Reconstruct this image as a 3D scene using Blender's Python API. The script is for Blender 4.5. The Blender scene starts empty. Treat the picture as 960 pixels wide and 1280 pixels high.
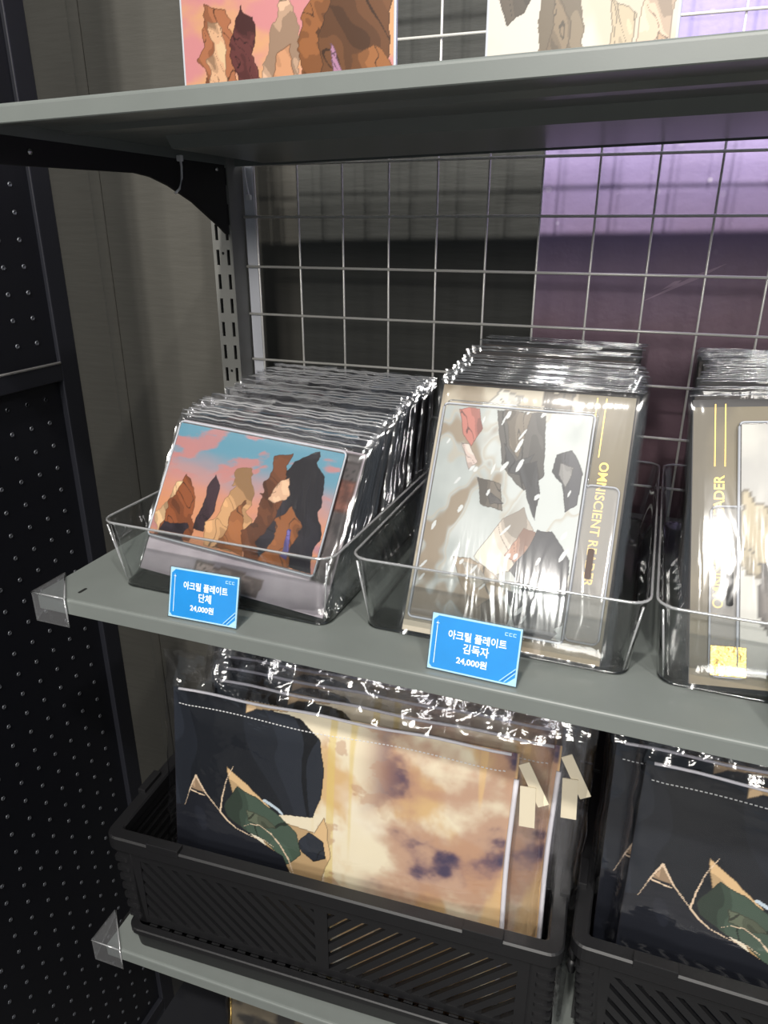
import bpy, bmesh, math, random
import numpy as np
from mathutils import Vector, Matrix

S = 0.001            # modelling unit is the millimetre
Z0 = 1250.0          # height of the grid's reference wire above the floor (mm)
sc = bpy.context.scene
col = sc.collection
rnd = random.Random(7)

# ------------------------------------------------------------------ camera
def rad(d): return math.radians(d)
yaw, pitch, roll = rad(20.36), rad(21.49), rad(0.09)
FPX = 907.0
fwd = Vector((-math.sin(yaw)*math.cos(pitch), math.cos(yaw)*math.cos(pitch), -math.sin(pitch)))
rgt = Vector((math.cos(yaw), math.sin(yaw), 0)); upv = rgt.cross(fwd)
r2 = rgt*math.cos(roll) + upv*math.sin(roll); u2 = -rgt*math.sin(roll) + upv*math.cos(roll)
cam_d = bpy.data.cameras.new('camera'); cam = bpy.data.objects.new('camera', cam_d); col.objects.link(cam)
cam.matrix_world = Matrix(((r2.x, u2.x, -fwd.x, 0.418), (r2.y, u2.y, -fwd.y, -0.732), (r2.z, u2.z, -fwd.z, (-59+Z0)*S), (0, 0, 0, 1)))
cam_d.sensor_fit = 'AUTO'; cam_d.sensor_width = 36.0; cam_d.lens = FPX/1280*36.0
cam_d.clip_start = 0.02; cam_d.clip_end = 30
sc.camera = cam

# ------------------------------------------------------------------ world, lights, exposure
w = bpy.data.worlds.new('world'); sc.world = w; w.use_nodes = True
w.node_tree.nodes['Background'].inputs[0].default_value = (0.80, 0.90, 1.0, 1)
w.node_tree.nodes['Background'].inputs[1].default_value = 0.27
def area(name, loc, target, size, energy, colr=(1, 0.96, 0.9)):
    d = bpy.data.lights.new(name, 'AREA'); d.shape = 'DISK'; d.size = size; d.energy = energy; d.color = colr
    o = bpy.data.objects.new(name, d); col.objects.link(o)
    o.location = Vector(loc)
    o.rotation_euler = (Vector(target) - Vector(loc)).to_track_quat('-Z', 'Y').to_euler()
    return o
# a track of ceiling spots in front of the shelving (about 45 degrees up) and two more added behind the shopper for glints
area('ceiling_spot', (0.20, -1.60, 2.90), (0.25, 0.0, 1.1), 0.10, 40)
area('ceiling_spot', (1.25, -1.62, 2.90), (0.45, 0.0, 1.1), 0.10, 26)
area('ceiling_spot', (-0.75, -1.60, 2.90), (0.15, 0.0, 1.1), 0.10, 14)
area('ceiling_spot', (0.75, -2.9, 2.90), (0.3, 0.0, 1.0), 0.14, 30)
area('ceiling_spot', (-0.1, -3.3, 2.90), (0.2, 0.0, 0.9), 0.14, 24)
# distant fill added to brighten the wall and wires under the top shelf
area('fill_light', (1.6, -6.0, 2.80), (0.3, 0.0, 1.0), 1.20, 85)
area('fill_light', (0.2, -6.6, 2.80), (0.3, 0.0, 1.0), 1.20, 85)
sc.view_settings.view_transform = 'Standard'
sc.view_settings.look = 'None'
sc.view_settings.exposure = -0.17
sc.view_settings.gamma = 1.0
sc.view_settings.use_curve_mapping = False
sc.cycles.transparent_max_bounces = 32

# ------------------------------------------------------------------ helpers
def lin(c):
    c = c/255.0
    return c/12.92 if c <= 0.04045 else ((c+0.055)/1.055)**2.4
def rgb(r, g, b): return (lin(r), lin(g), lin(b), 1.0)
def P(x, y, z): return Vector((x*S, y*S, (z+Z0)*S))

def mat(name, color, rough=0.5, metal=0.0, spec=0.5, noise=0.0, nscale=30, bump=0.0, bscale=200, bstretch=(1, 1, 1), alpha=None):
    m = bpy.data.materials.new(name); m.use_nodes = True
    nt = m.node_tree; b = nt.nodes['Principled BSDF']
    b.inputs['Base Color'].default_value = color; b.inputs['Roughness'].default_value = rough
    b.inputs['Metallic'].default_value = metal; b.inputs['Specular IOR Level'].default_value = spec
    tc = nt.nodes.new('ShaderNodeTexCoord')
    if noise:
        n = nt.nodes.new('ShaderNodeTexNoise'); n.inputs['Scale'].default_value = nscale; n.inputs['Detail'].default_value = 5
        nt.links.new(tc.outputs['Object'], n.inputs['Vector'])
        r = nt.nodes.new('ShaderNodeMapRange'); r.inputs[1].default_value = 0.3; r.inputs[2].default_value = 0.7
        r.inputs[3].default_value = 1-noise; r.inputs[4].default_value = 1+noise
        nt.links.new(n.outputs['Fac'], r.inputs[0])
        mx = nt.nodes.new('ShaderNodeMix'); mx.data_type = 'RGBA'; mx.blend_type = 'MULTIPLY'; mx.inputs[0].default_value = 1
        mx.inputs[6].default_value = color; nt.links.new(r.outputs[0], mx.inputs[7]); nt.links.new(mx.outputs[2], b.inputs['Base Color'])
    if bump:
        mp = nt.nodes.new('ShaderNodeMapping'); mp.inputs['Scale'].default_value = bstretch
        nt.links.new(tc.outputs['Object'], mp.inputs['Vector'])
        n = nt.nodes.new('ShaderNodeTexNoise'); n.inputs['Scale'].default_value = bscale; n.inputs['Detail'].default_value = 4
        nt.links.new(mp.outputs[0], n.inputs['Vector'])
        bp = nt.nodes.new('ShaderNodeBump'); bp.inputs['Strength'].default_value = bump; bp.inputs['Distance'].default_value = 0.002
        nt.links.new(n.outputs['Fac'], bp.inputs['Height']); nt.links.new(bp.outputs[0], b.inputs['Normal'])
    return m

def clear_mat(name, tint=(0.95, 0.96, 0.96, 1), rough=0.04, base=0.03, gain=0.9, bump=0.0, bscale=60, bstretch=(1, 1, 1), haze=0.0):
    """thin clear plastic: see-through with a fresnel-weighted gloss"""
    m = bpy.data.materials.new(name); m.use_nodes = True
    nt = m.node_tree; nt.nodes.clear()
    out = nt.nodes.new('ShaderNodeOutputMaterial'); tr = nt.nodes.new('ShaderNodeBsdfTransparent'); gl = nt.nodes.new('ShaderNodeBsdfGlossy')
    tr.inputs[0].default_value = tint; gl.inputs['Roughness'].default_value = rough; gl.inputs[0].default_value = (1, 1, 1, 1)
    fr = nt.nodes.new('ShaderNodeLayerWeight'); fr.inputs[0].default_value = 0.5
    pw = nt.nodes.new('ShaderNodeMath'); pw.operation = 'POWER'; pw.inputs[1].default_value = 4.0
    nt.links.new(fr.outputs['Facing'], pw.inputs[0])
    ma = nt.nodes.new('ShaderNodeMath'); ma.operation = 'MULTIPLY_ADD'; ma.inputs[1].default_value = gain; ma.inputs[2].default_value = base; ma.use_clamp = True
    mx = nt.nodes.new('ShaderNodeMixShader')
    nt.links.new(pw.outputs[0], ma.inputs[0]); nt.links.new(ma.outputs[0], mx.inputs[0])
    last = tr.outputs[0]
    if haze:
        df = nt.nodes.new('ShaderNodeBsdfDiffuse'); df.inputs[0].default_value = (0.9, 0.9, 0.92, 1)
        h = nt.nodes.new('ShaderNodeMixShader'); h.inputs[0].default_value = haze
        nt.links.new(tr.outputs[0], h.inputs[1]); nt.links.new(df.outputs[0], h.inputs[2]); last = h.outputs[0]
    nt.links.new(last, mx.inputs[1]); nt.links.new(gl.outputs[0], mx.inputs[2]); nt.links.new(mx.outputs[0], out.inputs[0])
    if bump:
        g = nt.nodes.new('ShaderNodeTexCoord'); mp = nt.nodes.new('ShaderNodeMapping'); mp.inputs['Scale'].default_value = bstretch
        nt.links.new(g.outputs['Object'], mp.inputs['Vector'])
        n = nt.nodes.new('ShaderNodeTexNoise'); n.inputs['Scale'].default_value = bscale; n.inputs['Detail'].default_value = 3; n.inputs['Distortion'].default_value = 0.6
        nt.links.new(mp.outputs[0], n.inputs['Vector'])
        bp = nt.nodes.new('ShaderNodeBump'); bp.inputs['Strength'].default_value = bump; bp.inputs['Distance'].default_value = 0.004
        nt.links.new(n.outputs['Fac'], bp.inputs['Height']); nt.links.new(bp.outputs[0], gl.inputs['Normal']); nt.links.new(bp.outputs[0], fr.inputs['Normal'])
    return m

def print_mat(name, rough=0.35, spec=0.4):
    m = mat(name, (1, 1, 1, 1), rough, spec=spec)
    nt = m.node_tree; a = nt.nodes.new('ShaderNodeAttribute'); a.attribute_name = 'print'
    nt.links.new(a.outputs['Color'], nt.nodes['Principled BSDF'].inputs['Base Color'])
    return m

M = {}
M['shelf'] = mat('grey_powder_coat', rgb(113, 118, 115), 0.33, noise=0.03, nscale=40, bump=0.012, bscale=900)
M['black_metal'] = mat('black_powder_coat', rgb(24, 25, 29), 0.45, noise=0.06)
M['bracket'] = mat('bracket_black', rgb(17, 17, 19), 0.6)
M['post'] = mat('post_grey', rgb(128, 128, 124), 0.45, noise=0.05)
M['strip'] = mat('strip_grey', rgb(214, 216, 224), 0.45)
M['chrome'] = mat('wire_chrome', rgb(238, 236, 230), 0.30, metal=0.3)
M['bolt'] = mat('bolt_steel', rgb(215, 215, 215), 0.2, metal=1.0)
M['dark'] = mat('recess_shade', rgb(8, 8, 8), 0.9)  # near-black stands in for the shade inside slots and holes
M['wall'] = mat('wallpaper_grey', rgb(70, 68, 62), 0.75, noise=0.06, nscale=14, bump=0.3, bscale=90, bstretch=(0.25, 1, 1.6))
M['walldark'] = mat('wallpaper_charcoal', rgb(60, 61, 58), 0.7, noise=0.06, nscale=14, bump=0.4, bscale=90, bstretch=(0.25, 1, 1.6))
M['floor'] = mat('floor_dark', rgb(58, 56, 54), 0.5, noise=0.1, nscale=8)
M['peg'] = mat('pegboard_black', rgb(17, 18, 24), 0.42, noise=0.05)
M['pegframe'] = mat('pegframe', rgb(30, 31, 37), 0.4)
M['hole_rim'] = mat('hole_rim_glint', rgb(120, 122, 128), 0.35, metal=0.7)  # pale metal puts the light caught on hole rims into the colour
M['crate'] = mat('crate_black_plastic', rgb(20, 20, 22), 0.45, noise=0.05, bump=0.05, bscale=700)
M['acrylic'] = clear_mat('clear_acrylic', (0.92, 0.93, 0.93, 1), 0.035, 0.06, 1.3)
M['baseclear'] = clear_mat('acrylic_base_edge', (0.45, 0.47, 0.47, 1), 0.08, 0.10, 1.2)
M['edgeglint'] = clear_mat('clear_edge_glint', (0.70, 0.72, 0.72, 1), 0.12, 0.25, 1.2, haze=0.30)  # white haze paints the bright glint along clear plastic edges
M['clip'] = clear_mat('clip_plastic', (0.90, 0.91, 0.92, 1), 0.06, 0.07, 1.0, haze=0.05)
M['stand'] = clear_mat('stand_acrylic', (0.95, 0.97, 0.98, 1), 0.04, 0.05, 1.0)
M['film'] = clear_mat('clear_film', (0.965, 0.965, 0.965, 1), 0.10, 0.045, 0.9, bump=0.25, bscale=40, bstretch=(1, 1, 0.25))
M['film_smooth'] = clear_mat('smooth_film', (0.96, 0.96, 0.96, 1), 0.08, 0.05, 0.7, bump=0.10, bscale=20, bstretch=(1, 1, 0.3))
M['film_wrinkle'] = clear_mat('wrinkled_film', (0.95, 0.95, 0.96, 1), 0.10, 0.08, 1.0, bump=0.5, bscale=34, bstretch=(0.5, 1, 1))
M['film_crisp'] = clear_mat('crinkled_film', (0.94, 0.94, 0.95, 1), 0.10, 0.10, 1.0, bump=0.45, bscale=60, bstretch=(0.35, 1, 0.3))
M['frost'] = clear_mat('frosted_acrylic', (0.9, 0.9, 0.9, 1), 0.40, 0.02, 0.3, haze=0.08)
M['plateclear'] = clear_mat('plate_acrylic', (0.95, 0.95, 0.95, 1), 0.05, 0.05, 0.9, haze=0.10)
M['print'] = print_mat('print_satin', 0.32, 0.45)
M['fabric'] = print_mat('print_fabric', 0.7, 0.2)
M['gold'] = mat('gold_ink', rgb(222, 184, 92), 0.35, metal=0.35)
M['goldfoil'] = mat('gold_foil', rgb(226, 190, 110), 0.22, metal=1.0, bump=0.5, bscale=160)
M['white'] = mat('white_ink', rgb(248, 250, 252), 0.5)
M['blue'] = mat('card_blue', rgb(38, 150, 222), 0.4, noise=0.05, nscale=60)
M['paleblue'] = mat('card_border', rgb(190, 226, 245), 0.4)
M['blueink'] = mat('card_deep_blue', rgb(22, 110, 190), 0.4)
M['tie'] = clear_mat('cable_tie_nylon', (0.8, 0.8, 0.78, 1), 0.3, 0.1, 0.8, haze=0.9)
M['piping'] = mat('white_piping', rgb(222, 220, 226), 0.6)
M['tab'] = mat('beige_ribbon', rgb(222, 211, 184), 0.7)
M['stitch'] = mat('white_thread', rgb(225, 225, 225), 0.7)
M['slotbrown'] = mat('slot_brown', rgb(74, 54, 42), 0.6)
M['slabedge'] = clear_mat('slab_edge_clear', (0.7, 0.72, 0.74, 1), 0.12, 0.12, 1.0, haze=0.12)
M['edge'] = mat('pale_edge', rgb(176, 180, 188), 0.35)
M['packbrown'] = mat('brown_backing', rgb(66, 56, 52), 0.3, noise=0.3, nscale=25)
M['packdark'] = mat('dark_backing', rgb(38, 36, 38), 0.5)

def tag(o, label=None, cat=None, group=None, kind=None):
    if label: o['label'] = label
    if cat: o['category'] = cat
    if group: o['group'] = group
    if kind: o['kind'] = kind
    return o
def empty(name, loc, rot=(0, 0, 0)):
    o = bpy.data.objects.new(name, None); col.objects.link(o); o.location = loc; o.rotation_euler = rot
    o.empty_display_size = 0.02
    return o
def link(name, me, parent=None, loc=(0, 0, 0), rot=(0, 0, 0)):
    o = bpy.data.objects.new(name, me); col.objects.link(o); o.parent = parent
    o.location = loc; o.rotation_euler = rot
    return o
def copy_tree(o, parent=None):
    c = o.copy(); col.objects.link(c); c.parent = parent
    for ch in list(o.children): copy_tree(ch, c)
    return c

class MB:
    """collects shapes (in mm, local) into one mesh"""
    def __init__(s): s.v = []; s.f = []
    def add(s, vs, fs):
        n = len(s.v); s.v += [tuple(q) for q in vs]; s.f += [tuple(i+n for i in f) for f in fs]; return s
    def box(s, a, b):
        x0, y0, z0 = a; x1, y1, z1 = b
        return s.add([(x0, y0, z0), (x1, y0, z0), (x1, y1, z0), (x0, y1, z0), (x0, y0, z1), (x1, y0, z1), (x1, y1, z1), (x0, y1, z1)],
                     [(0, 3, 2, 1), (4, 5, 6, 7), (0, 1, 5, 4), (1, 2, 6, 5), (2, 3, 7, 6), (3, 0, 4, 7)])
    def prism(s, poly, ax, a, b):
        """extrude a 2D polygon along axis ax (0: poly=(y,z), 1: poly=(x,z), 2: poly=(x,y))"""
        def mk(p, t): return (t, p[0], p[1]) if ax == 0 else ((p[0], t, p[1]) if ax == 1 else (p[0], p[1], t))
        n = len(poly)
        vs = [mk(p, a) for p in poly] + [mk(p, b) for p in poly]
        fs = [tuple(range(n)), tuple(range(2*n-1, n-1, -1))] + [(i, i+n, (i+1) % n+n, (i+1) % n) for i in range(n)]
        return s.add(vs, fs)
    def tube(s, pts, r, seg=8, caps=True):
        pts = [Vector(p) for p in pts]; n0 = len(s.v); rings = []
        for i, p in enumerate(pts):
            d = (pts[min(i+1, len(pts)-1)] - pts[max(i-1, 0)]).normalized()
            up = Vector((0, 0, 1)) if abs(d.z) < 0.9 else Vector((1, 0, 0))
            a = d.cross(up).normalized(); b = a.cross(d)
            rings.append([p + r*(math.cos(2*math.pi*k/seg)*a + math.sin(2*math.pi*k/seg)*b) for k in range(seg)])
        vs = [v for R_ in rings for v in R_]; fs = []
        for i in range(len(pts)-1):
            for k in range(seg):
                fs.append((i*seg+k, i*seg+(k+1) % seg, (i+1)*seg+(k+1) % seg, (i+1)*seg+k))
        if caps: fs += [tuple(range(seg-1, -1, -1)), tuple((len(pts)-1)*seg+k for k in range(seg))]
        return s.add(vs, fs)
    def loft(s, loops, cap0=False, cap1=False):
        n = len(loops[0]); vs = [p for L in loops for p in L]; fs = []
        for i in range(len(loops)-1):
            for k in range(n): fs.append((i*n+k, i*n+(k+1) % n, (i+1)*n+(k+1) % n, (i+1)*n+k))
        if cap0: fs.append(tuple(range(n-1, -1, -1)))
        if cap1: fs.append(tuple((len(loops)-1)*n+k for k in range(n)))
        return s.add(vs, fs)
    def mesh(s, name, m, smooth=False, bevel=0, seg=2, fix=True):
        me = bpy.data.meshes.new(name); me.from_pydata([(x*S, y*S, z*S) for x, y, z in s.v], [], s.f)
        bm = bmesh.new(); bm.from_mesh(me)
        if fix: bmesh.ops.recalc_face_normals(bm, faces=bm.faces)
        if bevel:
            es = [e for e in bm.edges if len(e.link_faces) == 2 and e.calc_face_angle(0) > 0.6]
            bmesh.ops.bevel(bm, geom=es, offset=bevel*S, segments=seg, profile=0.6, affect='EDGES', clamp_overlap=True)
        if smooth:
            for fc in bm.faces: fc.smooth = True
        bm.to_mesh(me); bm.free(); me.materials.append(M[m]); me.update()
        return me
    def build(s, name, m, parent=None, loc=(0, 0, 0), rot=(0, 0, 0), **k):
        return link(name, s.mesh(name, m, **k), parent, loc, rot)

def rrect(x0, y0, x1, y1, r, z, seg=5):
    pts = []
    for cx, cy, a0 in ((x1-r, y1-r, 0), (x0+r, y1-r, 90), (x0+r, y0+r, 180), (x1-r, y0+r, 270)):
        for k in range(seg+1):
            a = rad(a0+90*k/seg); pts.append((cx+r*math.cos(a), cy+r*math.sin(a), z))
    return pts

def text_mesh(name, body, size, m, bold=0.0, extr=0.05, align='CENTER', sx=1.0):
    """lettering as a mesh in the local XZ plane facing -Y, size in mm"""
    c = bpy.data.curves.new(name, 'FONT'); c.body = body; c.size = size*S; c.align_x = align; c.align_y = 'CENTER'
    c.offset = bold*S; c.extrude = extr*S; c.resolution_u = 3
    o = bpy.data.objects.new(name, c); col.objects.link(o)
    dg = bpy.context.evaluated_depsgraph_get(); dg.update()
    me = bpy.data.meshes.new_from_object(o.evaluated_get(dg))
    bpy.data.objects.remove(o); bpy.data.curves.remove(c)
    me.transform(Matrix.Diagonal((sx, 1, 1, 1)))
    me.transform(Matrix.Rotation(rad(90), 4, 'X'))
    me.materials.clear(); me.materials.append(M[m]); me.name = name
    return me

# ---- procedural prints (flat colour fields computed on a grid, stored as a colour attribute)
def vnoise(u, v, fu, fv, seed):
    r = np.random.RandomState(seed); n = r.rand(64, 64)
    x = (u*fu) % 63; y = (v*fv) % 63
    i = np.floor(x).astype(int); j = np.floor(y).astype(int); a = x-i; b = y-j
    a = a*a*(3-2*a); b = b*b*(3-2*b)
    i1 = (i+1) % 64; j1 = (j+1) % 64
    return (n[i, j]*(1-a)+n[i1, j]*a)*(1-b)+(n[i, j1]*(1-a)+n[i1, j1]*a)*b
def fbm(u, v, f, seed, oct=4, ar=1.0):
    t = 0; amp = 0.5; tot = 0
    for k in range(oct):
        t = t+amp*vnoise(u+0.13*k, v+0.37*k, f*ar*2**k, f*2**k, seed+k); tot += amp; amp *= 0.5
    return t/tot
def C3(*c): return np.array([lin(x) for x in c])
def mixc(a, b, t): return a*(1-t[..., None])+b*t[..., None]
def sstep(a, b, x):
    t = np.clip((x-a)/(b-a), 0, 1); return t*t*(3-2*t)
def inpoly(u, v, pts):
    r = np.zeros(u.shape, bool); n = len(pts)
    for i in range(n):
        (x0, y0), (x1, y1) = pts[i], pts[(i+1) % n]
        if y0 == y1: continue
        r ^= ((y0 > v) != (y1 > v)) & (u < (x1-x0)*(v-y0)/(y1-y0)+x0)
    return r
def paint(cols, u, v, c, pts, wob=0.0, seed=1, f=6, ink=True):
    uu = u+wob*(fbm(u, v, f, seed)-0.5); vv = v+wob*(fbm(u, v, f, seed+9)-0.5)
    m = inpoly(uu, vv, pts)
    if not m.any(): return
    base = C3(*c); cols[m] = base
    if not ink or min(u.shape) < 40: return
    xs = [p[0] for p in pts]; ys = [p[1] for p in pts]
    sz = max(1e-3, max(xs)-min(xs)); k = 0.55/sz if sz > 0.1 else 5
    t = fbm(u*1.0+0.35*v, v*0.45, min(16, 2.6*k), seed+31, 3)
    a_ = m & (t > 0.56); cols[a_] = base*0.70
    a_ = m & (t > 0.64); cols[a_] = base*0.45
    a_ = m & (t < 0.34); cols[a_] = np.minimum(base*1.22, 0.9)
    ln = m & (np.abs(t-0.47) < 0.008); cols[ln] = base*0.30
    e = m & ~(np.roll(m, 1, 0) & np.roll(m, -1, 0) & np.roll(m, 1, 1) & np.roll(m, -1, 1))
    cols[e] = base*0.35+C3(46, 30, 26)*0.3

def grid_sheet(name, wd, ht, fn, nx, ny, m='print', yfun=None, thick=0.0, x0=None, z0=0.0, bright=0.74):
    """upright sheet facing -Y, bottom at z0; fn(u,v)->linear colours; yfun(u,v)->offset mm; thick adds a back sheet"""
    if x0 is None: x0 = -wd/2
    u, v = np.meshgrid(np.linspace(0, 1, nx+1), np.linspace(0, 1, ny+1), indexing='ij')
    cols = fn(u, v)*bright
    y = np.zeros_like(u) if yfun is None else yfun(u, v)
    vs = np.stack([(x0+u*wd)*S, y*S, (z0+v*ht)*S], -1).reshape(-1, 3).tolist()
    def idx(i, j): return i*(ny+1)+j
    fs = [(idx(i, j), idx(i+1, j), idx(i+1, j+1), idx(i, j+1)) for i in range(nx) for j in range(ny)]
    cl = cols.reshape(-1, 3)
    if thick:
        k = 12; n0 = len(vs); uu = np.linspace(0, 1, k+1)
        for a in uu:
            for b in uu:
                yy = (0.0 if yfun is None else float(yfun(np.array([[a]]), np.array([[b]]))[0, 0]))
                edge = min(a, 1-a, b, 1-b)
                vs.append(((x0+a*wd)*S, (abs(yy) if yfun is not None else 0.0)*S*1.0 + thick*S*min(1, edge*12), (z0+b*ht)*S))
        fs += [(n0+i*(k+1)+j, n0+i*(k+1)+j+1, n0+(i+1)*(k+1)+j+1, n0+(i+1)*(k+1)+j) for i in range(k) for j in range(k)]
        bu = np.repeat(uu, k+1); bv = np.tile(uu, k+1)
        cl = np.concatenate([cl, fn(bu[None, :], bv[None, :]).reshape(-1, 3)*bright])
    me = bpy.data.meshes.new(name); me.from_pydata(vs, [], fs)
    at = me.color_attributes.new('print', 'FLOAT_COLOR', 'POINT')
    at.data.foreach_set('color', np.concatenate([cl, np.ones((len(cl), 1))], 1).astype(np.float32).ravel())
    me.materials.append(M[m]); me.polygons.foreach_set('use_smooth', [True]*len(me.polygons)); me.update()
    return me

def film_mesh(name, wd, ht, th, m, seed, flap=14, crumple=1.2, nx=26, ny=22, x0=None, z0=0, crisp=0.0):
    """clear sleeve: front and back sheets welded at the sides, loose crinkled flap at the top"""
    if x0 is None: x0 = -wd/2
    r = np.random.RandomState(seed)
    u, v = np.meshgrid(np.linspace(0, 1, nx+1), np.linspace(0, 1, ny+1), indexing='ij')
    H = ht+flap
    edge = np.minimum(np.minimum(u, 1-u)*wd, v*H)
    open_ = sstep(0, 5, edge)*(1-sstep(ht-4, H, v*H)*0.85)
    cr = (fbm(u, v, 7, seed, 3)-0.5)*2*crumple*(0.25+0.9*sstep(0.78, 1.0, v)+0.6*(1-sstep(0.0, 0.08, np.minimum(u, 1-u))))
    wx = (vnoise(u, v, 3, 14, seed+3)-0.5)*2.2
    wz = (vnoise(u, v, 18, 3, seed+4)-0.5)*min(5.0, flap*0.35)*sstep(0.85, 1.0, v)
    hf = (fbm(u, v, 24*wd/300, seed+12, 3, 1.0)-0.5)*2*crisp*np.maximum(sstep((ht-8)/H, (ht+4)/H, v), 0.5*(1-sstep(0.0, 0.05, np.minimum(u, 1-u))))
    cr = cr+hf
    bend = min(5.0, flap*0.3)*(vnoise(u, v*0, 6, 1, seed+5)-0.5)*sstep(ht/H, 1.0, v)
    def sheet(sgn):
        return np.stack([(x0+u*wd+wx*(1-sstep(0, .1, np.minimum(u, 1-u)))*np.sign(u-.5))*S, (sgn*th/2*open_+cr*(1 if sgn < 0 else 0.7)+bend)*S, (z0+v*H+wz)*S], -1).reshape(-1, 3)
    vs = np.concatenate([sheet(-1), sheet(1)]).tolist(); n = (nx+1)*(ny+1)
    def idx(i, j): return i*(ny+1)+j
    fs = []
    for i in range(nx):
        for j in range(ny):
            q = (idx(i, j), idx(i+1, j), idx(i+1, j+1), idx(i, j+1)); fs.append(q); fs.append(tuple(n+k for k in reversed(q)))
    me = bpy.data.meshes.new(name); me.from_pydata(vs, [], fs); me.materials.append(M[m])
    me.polygons.foreach_set('use_smooth', [True]*len(me.polygons)); me.update()
    return me

# ================================================================== THE SETTING
tag(MB().box((-2500, -4200, -1255), (2600, 400, -1250)).build('floor', 'floor', None, (0, 0, Z0*S)), 'dark shop floor under the shelving', kind='structure')
tag(MB().box((-2500, 80, -1250), (2600, 180, 1400)).build('wall_back', 'wall', None, (0, 0, Z0*S)), 'grey textured wall behind the shelving', kind='structure')
# charcoal wallpaper field behind the grid, and the slim vertical fold in the wall covering left of the post
tag(MB().box((12, 76, -1250), (288, 79.9, 1400)).build('wall_panel', 'walldark', None, (0, 0, Z0*S), bevel=0.8), 'charcoal textured wall panel behind the wire grid', kind='structure')
fold = MB(); fold.loft([[(-272+9*math.cos(math.pi*k/8), 79.9-2.2*math.sin(math.pi*k/8), z) for k in range(9)]+[(-272, 80.5, z)] for z in (-1250, 1400)])
tag(fold.build('trim_1', 'wall', None, (0, 0, Z0*S), smooth=True), 'slim rounded seam running down the grey wall', kind='structure')

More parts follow.
